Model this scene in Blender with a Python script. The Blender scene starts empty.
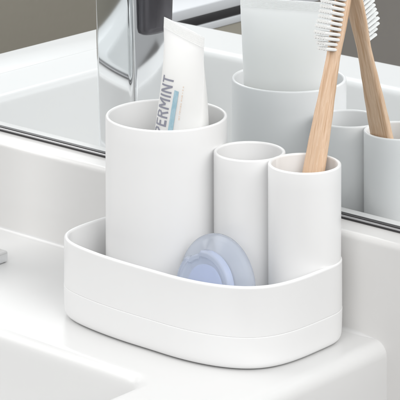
import bpy, bmesh, math, random
from mathutils import Vector, Matrix
random.seed(7)
MM = 0.001
sc = bpy.context.scene
COL = sc.collection

# ------------------------------------------------------------------ camera
cam = bpy.data.cameras.new('camera')
camo = bpy.data.objects.new('camera', cam); COL.objects.link(camo)
camo.location = (0.870, -1.0691, 0.4710)
camo.rotation_euler = (math.radians(90), 0, 0.7147)
cam.sensor_width = 36.0
cam.lens = 216.73
cam.shift_y = -1.8189
cam.clip_start = 0.05; cam.clip_end = 50
sc.camera = camo

# ------------------------------------------------------------------ world and lamps
w = bpy.data.worlds.new('World'); sc.world = w; w.use_nodes = True
bg = w.node_tree.nodes['Background']
bg.inputs[0].default_value = (0.99, 0.992, 1.0, 1); bg.inputs[1].default_value = 0.42
def area(name, loc, target, size, energy, color=(1, 1, 1)):
    l = bpy.data.lights.new(name, 'AREA'); l.shape = 'RECTANGLE'
    l.size, l.size_y = size; l.energy = energy; l.color = color
    o = bpy.data.objects.new(name, l); COL.objects.link(o)
    o.location = loc
    o.rotation_euler = (Vector(target) - Vector(loc)).to_track_quat('-Z', 'Y').to_euler()
    return o
area('softbox_key', (-1.0, -0.55, 0.9), (-0.1, -0.1, 0.03), (0.9, 0.9), 9.8, (1, 0.995, 0.985))
area('softbox_side', (1.1, -0.4, 0.8), (0, -0.1, 0.03), (0.9, 0.9), 9.0, (1, 0.995, 0.985))
area('softbox_fill', (0.5, -1.25, 0.85), (0, -0.1, 0.03), (0.9, 0.9), 6.0, (1, 1, 1))
sc.view_settings.view_transform = 'Standard'
sc.view_settings.look = 'None'
sc.view_settings.exposure = 0.05
sc.view_settings.gamma = 1.0

# ------------------------------------------------------------------ materials
def mat(name, col, rough=0.4, metal=0.0, **kw):
    m = bpy.data.materials.new(name); m.use_nodes = True
    b = m.node_tree.nodes['Principled BSDF']
    b.inputs['Base Color'].default_value = (*col, 1)
    b.inputs['Roughness'].default_value = rough
    b.inputs['Metallic'].default_value = metal
    for k, v in kw.items():
        b.inputs[k.replace('_', ' ')].default_value = v
    return m, m.node_tree, b
def noise_bump(nt, b, scale, dist, strength=0.3, detail=3, coord='Object'):
    tc = nt.nodes.new('ShaderNodeTexCoord'); n = nt.nodes.new('ShaderNodeTexNoise')
    n.inputs['Scale'].default_value = scale; n.inputs['Detail'].default_value = detail
    bp = nt.nodes.new('ShaderNodeBump'); bp.inputs['Strength'].default_value = strength
    bp.inputs['Distance'].default_value = dist
    nt.links.new(tc.outputs[coord], n.inputs['Vector'])
    nt.links.new(n.outputs['Fac'], bp.inputs['Height'])
    nt.links.new(bp.outputs['Normal'], b.inputs['Normal'])
    return n
def noise_color(nt, b, scale, c1, c2, detail=4):
    tc = nt.nodes.new('ShaderNodeTexCoord'); n = nt.nodes.new('ShaderNodeTexNoise')
    n.inputs['Scale'].default_value = scale; n.inputs['Detail'].default_value = detail
    r = nt.nodes.new('ShaderNodeValToRGB')
    r.color_ramp.elements[0].position = 0.35; r.color_ramp.elements[0].color = (*c1, 1)
    r.color_ramp.elements[1].position = 0.65; r.color_ramp.elements[1].color = (*c2, 1)
    nt.links.new(tc.outputs['Object'], n.inputs['Vector'])
    nt.links.new(n.outputs['Fac'], r.inputs['Fac'])
    nt.links.new(r.outputs['Color'], b.inputs['Base Color'])

M_plastic, nt, b = mat('white_plastic', (0.845, 0.845, 0.843), 0.3, 0, IOR=1.46)
noise_bump(nt, b, 900, 0.00003, 0.25)
M_ceramic, nt, b = mat('glazed_ceramic', (0.755, 0.755, 0.75), 0.32, 0, IOR=1.5)
noise_bump(nt, b, 35, 0.0004, 0.12, 1)
M_splash, nt, b = mat('cast_backsplash', (0.765, 0.758, 0.746), 0.3, 0, IOR=1.48)
noise_bump(nt, b, 220, 0.00012, 0.3, 2)
M_mirror, nt, b = mat('mirror_glass', (0.95, 0.975, 0.985), 0.012, 1.0)
M_chrome, nt, b = mat('chrome', (0.82, 0.83, 0.84), 0.06, 1.0)
M_steel, nt, b = mat('brushed_steel', (0.55, 0.55, 0.56), 0.42, 1.0)
M_seal, nt, b = mat('black_rubber', (0.035, 0.033, 0.035), 0.35)
M_dark, nt, b = mat('dark_reflection', (0.11, 0.105, 0.115), 0.22, 0.7)
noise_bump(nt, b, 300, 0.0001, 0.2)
M_tube, nt, b = mat('laminate_tube', (0.90, 0.90, 0.885), 0.36, 0, IOR=1.47, Subsurface_Weight=0.5, Subsurface_Scale=0.012, Subsurface_Radius=(1, 1, 0.95))
noise_bump(nt, b, 60, 0.0005, 0.18, 2)
M_cap, nt, b = mat('tube_cap', (0.8, 0.8, 0.79), 0.3)
M_ink, nt, b = mat('slate_ink', (0.27, 0.275, 0.34), 0.45)
M_ink2, nt, b = mat('teal_ink', (0.30, 0.50, 0.60), 0.45)
noise_color(nt, b, 400, (0.33, 0.53, 0.62), (0.43, 0.60, 0.68))
M_ink4, nt, b = mat('pale_lettering', (0.70, 0.80, 0.84), 0.45)
M_ink3, nt, b = mat('orange_ink', (0.84, 0.70, 0.60), 0.45)
M_bristle, nt, b = mat('nylon_bristle', (0.88, 0.88, 0.865), 0.45)
M_wall, nt, b = mat('olive_wall_paint', (0.40, 0.37, 0.31), 0.8)
noise_bump(nt, b, 90, 0.001, 0.3)
M_wall2, nt, b = mat('grey_wall_paint', (0.21, 0.198, 0.192), 0.8)
noise_color(nt, b, 2.2, (0.38, 0.355, 0.335), (0.49, 0.46, 0.435), 2)
M_floor, nt, b = mat('grey_floor', (0.21, 0.195, 0.185), 0.6)
noise_color(nt, b, 3.0, (0.18, 0.17, 0.16), (0.25, 0.235, 0.225), 3)
M_board, nt, b = mat('white_laminate', (0.74, 0.75, 0.77), 0.35)
noise_bump(nt, b, 150, 0.0002, 0.2)
M_cab, nt, b = mat('cabinet_paint', (0.62, 0.61, 0.59), 0.5)
noise_bump(nt, b, 150, 0.0002, 0.2)

# wood: fibres run along the handle (object Z)
M_wood, nt, b = mat('bamboo', (0.62, 0.40, 0.23), 0.48)
tc = nt.nodes.new('ShaderNodeTexCoord'); mp = nt.nodes.new('ShaderNodeMapping')
mp.inputs['Scale'].default_value = (1000, 1000, 48)
n1 = nt.nodes.new('ShaderNodeTexNoise'); n1.inputs['Scale'].default_value = 1.0; n1.inputs['Detail'].default_value = 5
mp2 = nt.nodes.new('ShaderNodeMapping'); mp2.inputs['Scale'].default_value = (260, 260, 9)
n2 = nt.nodes.new('ShaderNodeTexNoise'); n2.inputs['Scale'].default_value = 1.0; n2.inputs['Detail'].default_value = 2
mx = nt.nodes.new('ShaderNodeMath'); mx.operation = 'ADD'
r = nt.nodes.new('ShaderNodeValToRGB')
e = r.color_ramp.elements
e[0].position = 0.74; e[0].color = (0.57, 0.36, 0.215, 1)
e[1].position = 1.26; e[1].color = (0.77, 0.57, 0.41, 1)
e2 = e.new(1.0); e2.color = (0.69, 0.475, 0.315, 1)
nt.links.new(tc.outputs['Object'], mp.inputs['Vector']); nt.links.new(tc.outputs['Object'], mp2.inputs['Vector'])
nt.links.new(mp.outputs['Vector'], n1.inputs['Vector']); nt.links.new(mp2.outputs['Vector'], n2.inputs['Vector'])
nt.links.new(n1.outputs['Fac'], mx.inputs[0]); nt.links.new(n2.outputs['Fac'], mx.inputs[1])
nt.links.new(mx.outputs[0], r.inputs['Fac']); nt.links.new(r.outputs['Color'], b.inputs['Base Color'])
bp = nt.nodes.new('ShaderNodeBump'); bp.inputs['Strength'].default_value = 0.35; bp.inputs['Distance'].default_value = 0.0002
nt.links.new(n1.outputs['Fac'], bp.inputs['Height']); nt.links.new(bp.outputs['Normal'], b.inputs['Normal'])

# translucent silicone / frosted plastic
def frosted(name, col, trans, rough, rich=0.0):
    m, nt, b = mat(name, col, rough, 0, Transmission_Weight=trans, IOR=1.25)
    return m
M_blue = frosted('frosted_blue_plastic', (0.86, 0.91, 1.0), 0.7, 0.12)
M_blue2 = frosted('frosted_blue_shell', (0.84, 0.895, 1.0), 0.68, 0.13)
M_blue3, nt, b = mat('blue_core', (0.62, 0.71, 0.96), 0.5)

# ------------------------------------------------------------------ mesh helpers
def obj(name, bm, m, parent=None, smooth=True, angle=None):
    me = bpy.data.meshes.new(name)
    bmesh.ops.recalc_face_normals(bm, faces=bm.faces)
    bm.to_mesh(me); bm.free()
    me.materials.append(m)
    for p in me.polygons: p.use_smooth = smooth
    if smooth and angle is not None:
        try: me.set_sharp_from_angle(angle=math.radians(angle))
        except Exception: pass
    o = bpy.data.objects.new(name, me); COL.objects.link(o)
    if parent: o.parent = parent
    return o
def empty(name, loc, label, cat):
    o = bpy.data.objects.new(name, None); COL.objects.link(o)
    o.location = Vector(loc) * MM; o['label'] = label; o['category'] = cat
    o.empty_display_size = 0.02
    return o
def structure(o): o['kind'] = 'structure'; return o
def rings(bm, rs, close=True, cap0=False, cap1=False):
    """bridge a list of rings (lists of points in mm)"""
    vs = [[bm.verts.new(Vector(p) * MM) for p in r] for r in rs]
    n = len(vs[0])
    for a, b_ in zip(vs[:-1], vs[1:]):
        for i in range(n if close else n - 1):
            j = (i + 1) % n
            bm.faces.new((a[i], a[j], b_[j], b_[i]))
    if cap0: bm.faces.new(vs[0])
    if cap1: bm.faces.new(vs[-1])
    return vs
def rbox(bm, lo, hi, r=1.0, seg=3):
    """rounded box"""
    t = bmesh.new(); bmesh.ops.create_cube(t, size=1)
    for v in t.verts:
        v.co = Vector([(lo[k] + hi[k]) / 2 + v.co[k] * (hi[k] - lo[k]) for k in range(3)]) * MM
    if r > 0:
        bmesh.ops.bevel(t, geom=list(t.edges), offset=r * MM, segments=seg, profile=0.5, affect='EDGES')
    me = bpy.data.meshes.new('tmp'); t.to_mesh(me); t.free(); bm.from_mesh(me); bpy.data.meshes.remove(me)
def circ(cx, cy, r, z, n=96):
    return [(cx + r * math.cos(2 * math.pi * i / n), cy + r * math.sin(2 * math.pi * i / n), z) for i in range(n)]

# ------------------------------------------------------------------ room (seen only in the mirror)
bm = bmesh.new(); rbox(bm, (-3000, -3000, -840), (2500, 20, -820), 0); structure(obj('floor', bm, M_floor, smooth=False))
bm = bmesh.new(); rbox(bm, (-1230, -1500, -820), (-1200, 20, 100), 0); structure(obj('side_wall', bm, M_wall, smooth=False))
bm = bmesh.new(); rbox(bm, (-1230, -1530, -820), (-300, -1500, 100), 0); structure(obj('far_wall', bm, M_wall2, smooth=False))

# backsplash: cast slab with rounded top edge, runs past the end of the sink
SP = 18.2; LZ = 54.3
prof = [(0.0, -820), (-SP, -820), (-SP, 0.5)]
for i in range(9):
    a = i / 8 * math.pi / 2
    prof.append((-SP + 3.6 * (1 - math.cos(a)), LZ - 3.6 * (1 - math.sin(a))))
prof += [(0.0, LZ)]
prof = [(p[0], p[1]) for p in prof]
bm = bmesh.new()
rings(bm, [[(x, p[0], p[1]) for p in prof] for x in (-1199, 600)], True, True, True)
structure(obj('backsplash', bm, M_splash, angle=50))
# wall behind the mirror
bm = bmesh.new(); rbox(bm, (-1199, 2, -820), (600, 30, 900), 0); structure(obj('wall', bm, M_board, smooth=False))

# mirror
mir = empty('wall_mirror', (-200, 0, LZ), 'wide frameless wall mirror with a thin dark and chrome strip along its bottom edge', 'mirror')
off = Vector((-200, 0, LZ))
def P(lo, hi, o): return [lo[k] - o[k] for k in range(3)], [hi[k] - o[k] for k in range(3)]
bm = bmesh.new(); lo, hi = P((-1195, 0, LZ + 3.0), (560, 1.9, 800), off); rbox(bm, lo, hi, 0); obj('mirror_glass', bm, M_mirror, mir, smooth=False)
bm = bmesh.new(); lo, hi = P((-1200, -1.6, LZ + 0.05), (560, 1.8, LZ + 1.25), off); rbox(bm, lo, hi, 0.2, 1); obj('lower_seal', bm, M_seal, mir, smooth=False)
bm = bmesh.new(); lo, hi = P((-1200, -1.9, LZ + 1.25), (560, 1.8, LZ + 2.35), off); rbox(bm, lo, hi, 0.3, 2); obj('chrome_strip', bm, M_steel, mir)
bm = bmesh.new(); lo, hi = P((-1200, -1.4, LZ + 2.35), (560, 1.8, LZ + 3.0), off); rbox(bm, lo, hi, 0.2, 1); obj('upper_seal', bm, M_seal, mir, smooth=False)

# ------------------------------------------------------------------ sink top with basin
def rrect(x0, x1, y0, y1, radii, z, n=16, per=24):
    """ring: radii = (back-right, front-right, front-left, back-left); y1 is the back"""
    pts = []
    cs = [(x1, y1, -1, -1, 0), (x0, y1, 1, -1, 90), (x0, y0, 1, 1, 180), (x1, y0, -1, 1, 270)]
    rr = [radii[0], radii[3], radii[2], radii[1]]
    for (cx, cy, sx, sy, a0), r in zip(cs, rr):
        for i in range(n + 1):
            a = math.radians(a0 + 90 * i / n)
            pts.append((cx + sx * r + r * math.cos(a), cy + sy * r + r * math.sin(a), z))
    # subdivide the straight runs
    out = []; N = len(pts)
    for i in range(N):
        a, b_ = Vector(pts[i]), Vector(pts[(i + 1) % N])
        out.append(tuple(a))
        if i % (n + 1) == n:
            for k in range(1, per): out.append(tuple(a.lerp(b_, k / per)))
    return out
sink = empty('bathroom_sink', (-220, -240, 0), 'white glazed sink top with recessed basin under the caddy', 'sink')
so = Vector((-220, -240, 0))
def sh(r): return [tuple(Vector(p) - so) for p in r]
rs = []
X0, X1, Y0, Y1 = -536, 92, -484, -6
for z in (-150, -60, -20): rs.append(rrect(X0, X1, Y0, Y1, (1, 30, 30, 1), z))
R = 8
for i in range(9):
    a = i / 8 * math.pi / 2
    d = R * (1 - math.cos(a))
    rs.append(rrect(X0 + d, X1 - d, Y0 + d, Y1 - min(d, .5), (max(1 - d * .05, .5), 30 - d, 30 - d, .5), -R + R * math.sin(a)))
rs.append(rrect(X0 + R + .8, X1 - R - .8, Y0 + R + .8, Y1 - .8, (.5, 19.2, 19.2, .5), 0))
rs.append(rrect(X0 + R + 3, X1 - R - 3, Y0 + R + 3, Y1 - 3, (.5, 17, 17, .5), 0))
BX0, BX1, BY0, BY1 = -440, 36, -425, -137
rs.append(rrect(BX0 - 3, BX1 + 3, BY0 - 3, BY1 + 3, (17, 17, 17, 17), 0))
rs.append(rrect(BX0 - .8, BX1 + .8, BY0 - .8, BY1 + .8, (14.8, 14.8, 14.8, 14.8), 0))
for i in range(9):
    a = i / 8 * math.pi / 2 * 0.9
    d, z = 7 * math.sin(a), -7 * (1 - math.cos(a))
    rs.append(rrect(BX0 + d, BX1 - d, BY0 + d, BY1 - d, (14, 14, 14, 14), z))
for d, z, q in ((7.3, -9, 14), (7.8, -20, 15), (9, -45, 18), (12, -85, 22), (17, -108, 26), (27, -121, 28), (42, -128, 30), (58, -131, 30)):
    rs.append(rrect(BX0 + d, BX1 - d, BY0 + d, BY1 - d, (q, q, q, q), z))
rs.append(rrect(-210, -190, -290, -270, (9, 9, 9, 9), -136))
bm = bmesh.new(); rings(bm, [sh(r_) for r_ in rs], True, False, True)
obj('basin', bm, M_ceramic, sink, angle=60)
bm = bmesh.new(); rbox(bm, [-530 + 220, -474 + 240, -3], [-484 + 220, -24 + 240, 0.4], 0.35, 2); obj('side_lip', bm, M_ceramic, sink)
# soft bead of sealant in the joints
bm = bmesh.new()
pr = [(-SP - 3.4, 0.02)] + [(-SP - 3.4 + 3.4 * math.sin(a), 3.4 - 3.4 * math.cos(a) + .02) for a in [i / 6 * math.pi / 2 for i in range(1, 7)]] + [(-SP + .3, 3.4), (-SP + .3, 0.02)]
rings(bm, [[(x - so.x, -SP + (p[0] + SP) * k_ - so.y, (p[1] - .02) * k_ + .02) for p in pr] for x, k_ in ((-480, .6), (60, .6), (74, .5), (84, .03))], True, True, True)
obj('joint_bead', bm, M_ceramic, sink, angle=50)
# ------------------------------------------------------------------ faucet (its tall body shows in the mirror)
fx, fy = -189.5, -86
fau = empty('chrome_faucet', (fx, fy, 0), 'square chrome faucet with an added dark block shaped like a reflection in its side, its tall body reflected beside the toothpaste tube', 'faucet')
bm = bmesh.new(); rbox(bm, (-70, -30, 0.1), (32, 27, 7), 1.6, 4); obj('base_plate', bm, M_chrome, fau, angle=60)
bm = bmesh.new(); rbox(bm, (-17, -21, 6.5), (17, 20, 190), 4.2, 5)
for v in bm.verts:     # the body flares slightly towards its top
    k_ = (v.co.z * 1000 - 110) * 0.038 / 1000
    v.co.y += k_ * (1 if v.co.y > 0 else -1)
obj('column', bm, M_chrome, fau, angle=60)
bm = bmesh.new(); rbox(bm, (-16, -150, 168), (16, -20.5, 186), 4, 4); obj('spout', bm, M_chrome, fau, angle=60)
bm = bmesh.new()  # dark block added on the column, standing in for the room's reflection in chrome
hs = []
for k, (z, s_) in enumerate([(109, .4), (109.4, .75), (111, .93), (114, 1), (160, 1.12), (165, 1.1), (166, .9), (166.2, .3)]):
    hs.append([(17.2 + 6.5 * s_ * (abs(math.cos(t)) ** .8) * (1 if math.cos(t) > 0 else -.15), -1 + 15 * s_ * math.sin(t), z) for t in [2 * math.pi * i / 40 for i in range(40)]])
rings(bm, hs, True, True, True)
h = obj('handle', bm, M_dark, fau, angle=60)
# small chrome plate tip of faucet base in view at left edge
# ------------------------------------------------------------------ shelf seen in the mirror
hw = empty('half_wall', (-722, -806, -820), 'low olive half wall capped with a white board and black stripe, reflected at the top of the mirror', 'half wall')
bm = bmesh.new(); rbox(bm, (-20, -124, 0), (20, 122, 733.5), 1, 2); obj('wall_body', bm, M_wall, hw)
bm = bmesh.new(); rbox(bm, (-22, -126, 733.5), (22, 124, 741), 1.2, 2); obj('lower_board', bm, M_board, hw)
bm = bmesh.new(); rbox(bm, (-21, -125, 741), (21, 123, 750), 1.0, 2); obj('dark_trim', bm, M_seal, hw)
bm = bmesh.new(); rbox(bm, (-22, -126, 750), (22, 124, 761), 1.5, 2); obj('cap_board', bm, M_board, hw)

# ------------------------------------------------------------------ the caddy
cad = empty('bathroom_caddy', (0, -66, 0), 'white plastic bathroom caddy with three tumblers joined in a low tray', 'caddy')
co = Vector((0, -66, 0))
def cs_(r): return [tuple(Vector(p) - co) for p in r]
# outline of the tray (outer), counter-clockwise seen from above
ctrl = []
for a in range(0, 91, 15): ctrl.append((55 + 20.55 * math.cos(math.radians(a)), -43 + 20.55 * math.sin(math.radians(a))))
ctrl += [(35, -21.2), (10, -20.4), (-15, -19.9)]
for a in range(90, 181, 15): ctrl.append((-40.5 + 35.3 * math.cos(math.radians(a)), -55 + 35.3 * math.sin(math.radians(a))))
ctrl += [(-76.6, -70), (-76.4, -84.5), (-73.7, -96.7), (-66.5, -105.2), (-55.3, -110.2), (-36.5, -113.2), (-16, -114.4), (4, -114.2), (22, -113.9),
         (38, -111.8), (51.5, -107.6), (62.4, -101.2), (69.8, -92.3), (73.8, -81), (75.4, -68), (75.6, -55)]
def catmull(P_, m=10):
    out = []; N = len(P_)
    for i in range(N):
        p0, p1, p2, p3 = [Vector(P_[(i + k) % N]) for k in (-1, 0, 1, 2)]
        for j in range(m):
            t = j / m
            out.append(0.5 * ((2 * p1) + (-p0 + p2) * t + (2 * p0 - 5 * p1 + 4 * p2 - p3) * t * t + (-p0 + 3 * p1 - 3 * p2 + p3) * t ** 3))
    return out
cc = catmull(ctrl)
# uniform resample + light smoothing
def resample(P_, n):
    L = [0]
    for i in range(len(P_)): L.append(L[-1] + (P_[(i + 1) % len(P_)] - P_[i]).length)
    T = L[-1]; out = []; k = 0
    for i in range(n):
        s = T * i / n
        while L[k + 1] < s: k += 1
        f = (s - L[k]) / max(1e-9, L[k + 1] - L[k])
        out.append(P_[k].lerp(P_[(k + 1) % len(P_)], f))
    return out
OUT = resample(cc, 360)
for _ in range(12):
    OUT = [(OUT[i - 1] + OUT[i] * 2 + OUT[(i + 1) % 360]) / 4 for i in range(360)]
NRM = []
for i in range(360):
    t = (OUT[(i + 1) % 360] - OUT[i - 1]).normalized(); NRM.append(Vector((-t.y, t.x)))   # inward (ccw outline)
for _ in range(6):
    NRM = [(NRM[i - 1] + NRM[i] * 2 + NRM[(i + 1) % 360]).normalized() for i in range(360)]
def off_ring(d, z): return [(OUT[i].x + NRM[i].x * d - co.x, OUT[i].y + NRM[i].y * d - co.y, z) for i in range(360)]
TH = 44.6; SE = 18.0
# base part (below the seam)
pf = [(5.0, 0.6), (3.6, 0.65), (2.3, 1.0), (1.3, 1.8), (0.7, 2.9), (0.35, 4.4), (0.15, 7), (-0.12, SE - 0.6), (-0.09, SE - .15), (0.06, SE - .03), (1.2, SE - .02)]
bm = bmesh.new(); rings(bm, [off_ring(d, z) for d, z in pf], True, True, False)
obj('base_shell', bm, M_plastic, cad, angle=70)
wt = 2.5
pf = [(0.5, SE + .01), (0.16, SE + .015), (0.08, SE + .08), (0.05, SE + .4), (0.02, SE + 1), (0.05, TH - 1.6)]
for i in range(0, 9):
    a = math.pi * i / 8
    pf.append((wt / 2 - wt / 2 * math.cos(a), TH - 1.25 + 1.25 * math.sin(a)))
pf += [(wt + .3, 12), (wt + 1.0, 6.5), (wt + 2.5, 4.2), (wt + 4.5, 3.4), (wt + 7, 3.2)]
bm = bmesh.new(); rings(bm, [off_ring(d, z) for d, z in pf], True, False, True)
obj('tray', bm, M_plastic, cad, angle=70)
for (x, y) in ((-58, -90), (58, -88), (-55, -40), (56, -42)):
    bm = bmesh.new(); rings(bm, [cs_(circ(x, y, r_, z, 24)) for r_, z in ((3.5, 0), (4, .3), (4, 0.7))], True, True, True)
    obj('foot', bm, M_plastic, cad)
def cup(x, y, r, top, wall=2.0):
    pf = [(r - 5, 3.4), (r - 4, 4.0), (r - 2.6, 6.5), (r - 0.8, 8)]
    n = 10
    for i in range(n + 1):
        pf.append((r - 0.25 + .25 * i / n, 9 + (top - wall / 2 - 9) * i / n))
    for i in range(1, 9):
        a = math.pi * i / 8
        pf.append((r - wall / 2 + wall / 2 * math.cos(a), top - wall / 2 + wall / 2 * math.sin(a)))
    for i in range(n + 1):
        pf.append((r - wall - .3 * i / n, top - wall / 2 - (top - wall / 2 - 8) * i / n))
    pf += [(r - wall - 2, 6), (r - wall - 5, 5.2)]
    bm = bmesh.new(); rings(bm, [cs_(circ(x, y, rr, z, 128)) for rr, z in pf], True, True, True)
    return obj('tumbler', bm, M_plastic, cad, angle=70)
c1 = cup(-35, -55.1, 34.4, 108.8); c1['label'] = 'large tumbler holding the toothpaste tube'
c2 = cup(17.4, -44.7, 19.9, 95.8); c2['label'] = 'small empty middle tumbler'
c3 = cup(55, -43.1, 19.95, 95.8); c3['label'] = 'small right tumbler holding the toothbrush'

# ------------------------------------------------------------------ toothpaste tube
U = Vector((0.908, -0.418, 0)); V = Vector((0.418, 0.908, 0))
tb = empty('toothpaste_tube', (-33, -50, 5.4), 'white peppermint toothpaste tube standing cap down in the large tumbler', 'toothpaste')
to = Vector((-33, -50, 5.4))
import bisect
ks = [20, 24, 60, 85, 105, 120, 132, 141, 147, 150.2, 151.0, 157.2]
ka = [18.4, 18.5, 22.5, 24.2, 25.2, 26.0, 26.8, 27.4, 27.9, 28.1, 28.2, 28.3]
kb = [18.0, 17.9, 16.0, 14.3, 12.4, 10.2, 7.8, 5.2, 2.7, 1.0, .8, .75]
kx = [-35.0, -35, -33.0, -31.8, -30.8, -30.3, -30.1, -30.1, -30.1, -30.0, -30.0, -29.8]
ky = [-52.5, -52.4, -49.5, -47, -45.8, -45.5, -45.6, -45.9, -46.1, -46.2, -46.2, -46.0]
def tl(z, A):
    i = min(max(bisect.bisect(ks, z) - 1, 0), len(ks) - 2); f = min(max((z - ks[i]) / (ks[i + 1] - ks[i]), 0), 1)
    return A[i] * (1 - f) + A[i + 1] * f
def tsm(z, A):   # smoothed
    if z > 147.5: return tl(z, A)
    w_ = min(6, 150 - z)
    return sum(tl(z + w_ * k / 3, A) for k in range(-3, 4)) / 7
def tube_pt(t, z, grow=0.0):
    a, b_ = tsm(z, ka) + grow, tsm(z, kb) + grow
    c, s = math.cos(t), math.sin(t)
    pinch = min(1, max(0, (z - 70) / 80))
    e_ = 1 + 0.55 * pinch               # lens-like towards the crimp
    uu = a * c; vv = b_ * math.copysign(abs(s) ** e_, s)
    # soft dent on the squeezed side
    if s > 0: vv -= 1.2 * pinch * math.exp(-((uu + 6) / 12) ** 2) * math.exp(-((z - 118) / 18) ** 2)
    return Vector((tsm(z, kx), tsm(z, ky), z)) + U * uu + V * vv
zs = [20 + i * 2.2 for i in range(59)] + [149.2, 150.2, 150.6, 151.2] + [151.6 + .35 * i for i in range(16)] + [157.2]
zs = [z for z in zs if z < 149] + zs[59:]
bm = bmesh.new()
rr = []
for z in zs:
    ring = []
    for i in range(96):
        t = 2 * math.pi * i / 96
        p = tube_pt(t, z)
        if 151.5 < z < 157: p += V * (0.10 if round((z - 151.6) / .35) % 2 else -0.10)
        ring.append(tuple(p - to))
    rr.append(ring)
rings(bm, rr, True, True, True)
obj('tube_body', bm, M_tube, tb, angle=40)
bm = bmesh.new()
rings(bm, [[(x - to.x, y - to.y, z - to.z) for x, y, z in circ(-35, -52.6, r_, z, 64)] for r_, z in ((14.5, 5.6), (15.5, 6.2), (16.5, 18.5), (16, 19.6), (9, 20.0))], True, True, True)
obj('cap', bm, M_cap, tb, angle=50)
def wrap(bm, grow):
    """bm holds flat (uu, z) coordinates in mm; wrap on the printed (room) side"""
    for v in bm.verts:
        uu, z = v.co.x, v.co.y
        a, b_ = tsm(z, ka), tsm(z, kb)
        c = max(-.999, min(.999, uu / a)); t = -math.acos(c)
        p = tube_pt(t, z, grow)
        v.co = (p - to) * MM
GL = {  # stroke letters: width, polylines
 'P': (.62, [[(.09, 0), (.09, 1)], [(.09, .92), (.36, .92), (.50, .82), (.50, .60), (.36, .48), (.09, .48)]]),
 'E': (.58, [[(.09, 0), (.09, 1)], [(.09, .92), (.54, .92)], [(.09, .5), (.48, .5)], [(.09, .08), (.54, .08)]]),
 'R': (.66, [[(.09, 0), (.09, 1)], [(.09, .92), (.36, .92), (.52, .82), (.52, .62), (.36, .50), (.09, .50)], [(.34, .50), (.56, 0)]]),
 'M': (.86, [[(.09, 0), (.09, 1)], [(.77, 0), (.77, 1)], [(.11, .97), (.43, .30)], [(.43, .30), (.75, .97)]]),
 'I': (.28, [[(.14, 0), (.14, 1)]]),
 'N': (.70, [[(.09, 0), (.09, 1)], [(.61, 0), (.61, 1)], [(.10, .97), (.60, .03)]]),
 'T': (.60, [[(.30, 0), (.30, .92)], [(.01, .92), (.59, .92)]])}
def lettering(word, u0, u1, z0, z1, wt_=.155, lean=0.12):
    gap = .10; T = sum(GL[c][0] for c in word) + gap * (len(word) - 1)
    sx = (z1 - z0) / T; x0 = 0; out = bmesh.new(); k = 0
    hgt = abs(u1 - u0)
    for c in word:
        for pl in GL[c][1]:
            for (ax_, ay_), (bx_, by_) in zip(pl[:-1], pl[1:]):
                # work in a frame where both axes are in glyph units
                d = Vector((bx_ - ax_, by_ - ay_)); L = d.length; d /= L
                nrm = Vector((-d.y, d.x)) * wt_ / 2
                e_ = .0 if len(pl) == 2 else .045
                n_ = max(2, int(L / .08)); t = bmesh.new(); rows_ = []
                for q in range(n_ + 1):
                    f = -e_ + (L + 2 * e_) * q / n_
                    row = []
                    for sd in (-1, 0, 1):
                        gx, gy = ax_ + d.x * f + nrm.x * sd, ay_ + d.y * f + nrm.y * sd
                        uu = u1 - gy * hgt
                        row.append(t.verts.new((uu, z0 + (x0 + gx) * sx + lean * (uu - u0), 0)))
                    rows_.append(row)
                for r0_, r1_ in zip(rows_[:-1], rows_[1:]):
                    for q in (0, 1): t.faces.new((r0_[q], r0_[q + 1], r1_[q + 1], r1_[q]))
                wrap(t, 0.10 + .004 * (k % 9)); k += 1
                me = bpy.data.meshes.new('tmp'); t.to_mesh(me); t.free(); out.from_mesh(me); bpy.data.meshes.remove(me)
        x0 += GL[c][0] + gap
    return out
obj('lettering', lettering('PEPPERMINT', -11.5, 4.6, 82.3, 128.4), M_ink, tb, smooth=False)
def strip_bm(u0, u1, z0, z1, nu=8, nz=24):
    bm = bmesh.new()
    g = [[bm.verts.new((u0 + (u1 - u0) * i / nu, z0 + (z1 - z0) * j / nz, 0)) for i in range(nu + 1)] for j in range(nz + 1)]
    for j in range(nz):
        for i in range(nu): bm.faces.new((g[j][i], g[j][i + 1], g[j + 1][i + 1], g[j + 1][i]))
    return bm
bm = strip_bm(7.2, 11.4, 74, 124); wrap(bm, 0.12); obj('teal_stripe', bm, M_ink2, tb, smooth=False)
fine = bmesh.new(); zz = 109.0
while zz < 127.5:      # a row of tiny unreadable print
    ln_ = random.choice((0.5, 0.8, 1.3, 0.5, 1.0))
    t_ = strip_bm(14.2 + random.uniform(-.12, .12), 15.0, zz, zz + ln_, 1, 2); wrap(t_, 0.12)
    me = bpy.data.meshes.new('tmp'); t_.to_mesh(me); t_.free(); fine.from_mesh(me); bpy.data.meshes.remove(me)
    zz += ln_ + random.choice((.35, .4, .9))
obj('fine_print', fine, M_ink3, tb, smooth=False)

# ------------------------------------------------------------------ toothbrush
P0 = Vector((53.4, -57.3, 6.0)); P1 = Vector((51.9, -4.9, 177.4))
ax = (P1 - P0).normalized(); Lb = 178.0
br = empty('bamboo_toothbrush', P0, 'bamboo toothbrush with white bristles leaning in the small right tumbler', 'toothbrush')
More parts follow.
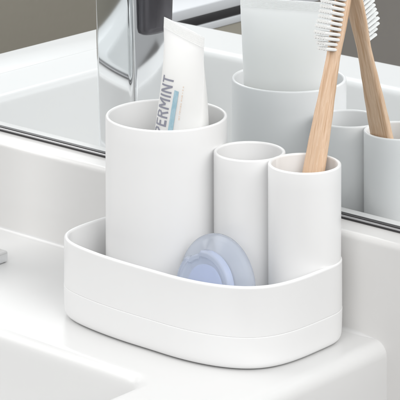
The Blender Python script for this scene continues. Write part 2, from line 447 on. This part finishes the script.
# object frame: Z along handle, -Y towards the bristles
zf = ax; yf = (Vector((0.10, 1, 0)) - zf * Vector((0.10, 1, 0)).dot(zf)).normalized(); xf = yf.cross(zf)
rot = Matrix((xf, yf, zf)).transposed()
br.rotation_euler = rot.to_euler()
def s_of_z(z): return (z - P0.z) / ax.z
prof = [(0, 3.0, 1.4), (0.8, 4.6, 2.0), (3, 5.9, 2.7), (20, 6.4, 2.9), (55, 6.9, 3.1), (82, 6.9, 3.2), (100, 6.5, 3.1), (114, 5.9, 2.9), (128, 5.1, 2.6), (140, 4.5, 2.4), (148, 4.2, 2.3),
        (154, 4.5, 2.25), (160, 4.9, 2.2), (166, 5.2, 2.2), (176, 5.3, 2.2), (182, 5.1, 2.2), (185.5, 4.1, 2.1), (187.3, 2.4, 1.7), (187.8, 1.0, .9)]
def interp(s, k):
    for a_, b_ in zip(prof[:-1], prof[1:]):
        if s <= b_[0]:
            f = (s - a_[0]) / (b_[0] - a_[0]); f = f * f * (3 - 2 * f) if b_[0] - a_[0] > 4 else f
            return a_[k] * (1 - f) + b_[k] * f
    return prof[-1][k]
ss = sorted(set([p[0] for p in prof] + [i * 2.0 for i in range(94)] + [1.6, 186.5]))
ss = [s for s in ss if s <= 187.8]
bm = bmesh.new(); rr = []
for s in ss:
    a_, b_ = interp(s, 1), interp(s, 2); ring = []
    for i in range(48):
        t = 2 * math.pi * i / 48; c, q = math.cos(t), math.sin(t)
        e_ = 0.58
        ring.append((a_ * math.copysign(abs(c) ** e_, c), b_ * math.copysign(abs(q) ** e_, q), s))
    rr.append(ring)
rings(bm, rr, True, True, True)
obj('handle', bm, M_wood, br, angle=60)
bm = bmesh.new()
rows = 12; s0 = s_of_z(151.3)
for k in range(rows):
    s = s0 + k * 2.75
    hw = 4.1 if 1 < k < rows - 1 else 3.0
    nt_ = 5 if hw > 3.5 else 4
    ln = [8.0, 9.6, 11.2, 12.2, 12.0, 11.2, 10.8, 10.9, 10.6, 10.9, 10.6, 9.5][k]
    for j in range(nt_):
        x = -hw * .86 + 2 * hw * .86 * j / (nt_ - 1)
        for q in range(64):
            ra = 0.92 * math.sqrt((q + .5) / 64); th = q * 2.39996
            bx_, bz_ = x + ra * math.cos(th), s + ra * .9 * math.sin(th)
            spl = 1.04
            tx, tz = x * 1.06 + (bx_ - x) * spl + random.uniform(-.05, .05), s + (bz_ - s) * spl + random.uniform(-.05, .05) - (.7 if k < 4 else 0.1)
            l_ = ln + random.uniform(-.12, .08)
            rad = .135
            r0 = [(bx_ + rad * math.cos(t), -1.9, bz_ + rad * math.sin(t)) for t in [2 * math.pi * i / 6 for i in range(6)]]
            r1 = [(tx + rad * math.cos(t), -2.2 - l_ + .15, tz + rad * math.sin(t)) for t in [2 * math.pi * i / 6 for i in range(6)]]
            r2 = [(tx + rad * .5 * math.cos(t), -2.2 - l_, tz + rad * .5 * math.sin(t)) for t in [2 * math.pi * i / 6 for i in range(6)]]
            rings(bm, [r0, r1, r2], True, False, True)
obj('bristles', bm, M_bristle, br)

# ------------------------------------------------------------------ blue floss case leaning in the tray
R_ = Vector((0.7553, 0.6554, 0)); T_ = Vector((0.6554, -0.7553, 0))
n_h = (-0.68 * R_ + 0.73 * T_).normalized()
tilt = math.radians(7)
nn = (n_h * math.cos(tilt) + Vector((0, 0, 1)) * math.sin(tilt)).normalized()
cen = Vector((22.0, -77.0, 30.6))
fl = empty('floss_case', (cen.x, cen.y - 4, 3.4), 'round translucent pale blue plastic case leaning inside the tray', 'floss case')
xf = Vector((0, 0, 1)).cross(nn).normalized(); yf = nn.cross(xf)
fo = Vector((cen.x, cen.y - 4, 3.4))
def fp(x, y, d): return tuple(cen + xf * x + yf * y + nn * d - fo)
def disc(pf, n=96, cut=None):
    out = []
    for r_, d in pf:
        ring = []
        for i in range(n):
            t = 2 * math.pi * i / n; x, y = r_ * math.cos(t), r_ * math.sin(t)
            if cut: x, y = cut(x, y, r_)
            ring.append(fp(x, y, d))
        out.append(ring)
    bm = bmesh.new(); rings(bm, out, True, True, True); return bm
obj('back_shell', disc([(24.5, -1.6), (26.2, -1.2), (27, -.4), (27, 1.2), (26.4, 2.2), (24, 3.2), (21.5, 4.8), (19.4, 6.0), (18.2, 7.0)]), M_blue, fl, angle=50)
def cut(x, y, r_):
    # small flat cut with a notch on the upper left of the front cap
    a = math.atan2(y, x); a0 = math.radians(118)
    d = abs((a - a0 + math.pi) % (2 * math.pi) - math.pi)
    if r_ > 12 and d < .26: return x * .92, y * .92
    return x, y
obj('front_cap', disc([(18.0, 7.2), (19.1, 7.6), (19.5, 8.4), (19.3, 12.0), (18.9, 12.8), (18.0, 13.1), (16.4, 13.1), (15.9, 12.5), (15.0, 12.3), (9, 12.2)], cut=cut), M_blue2, fl, angle=50)
obj('thread_core', disc([(11.0, 7.8), (12, 8), (12, 10.6), (11, 11.0)]), M_blue3, fl, angle=50)
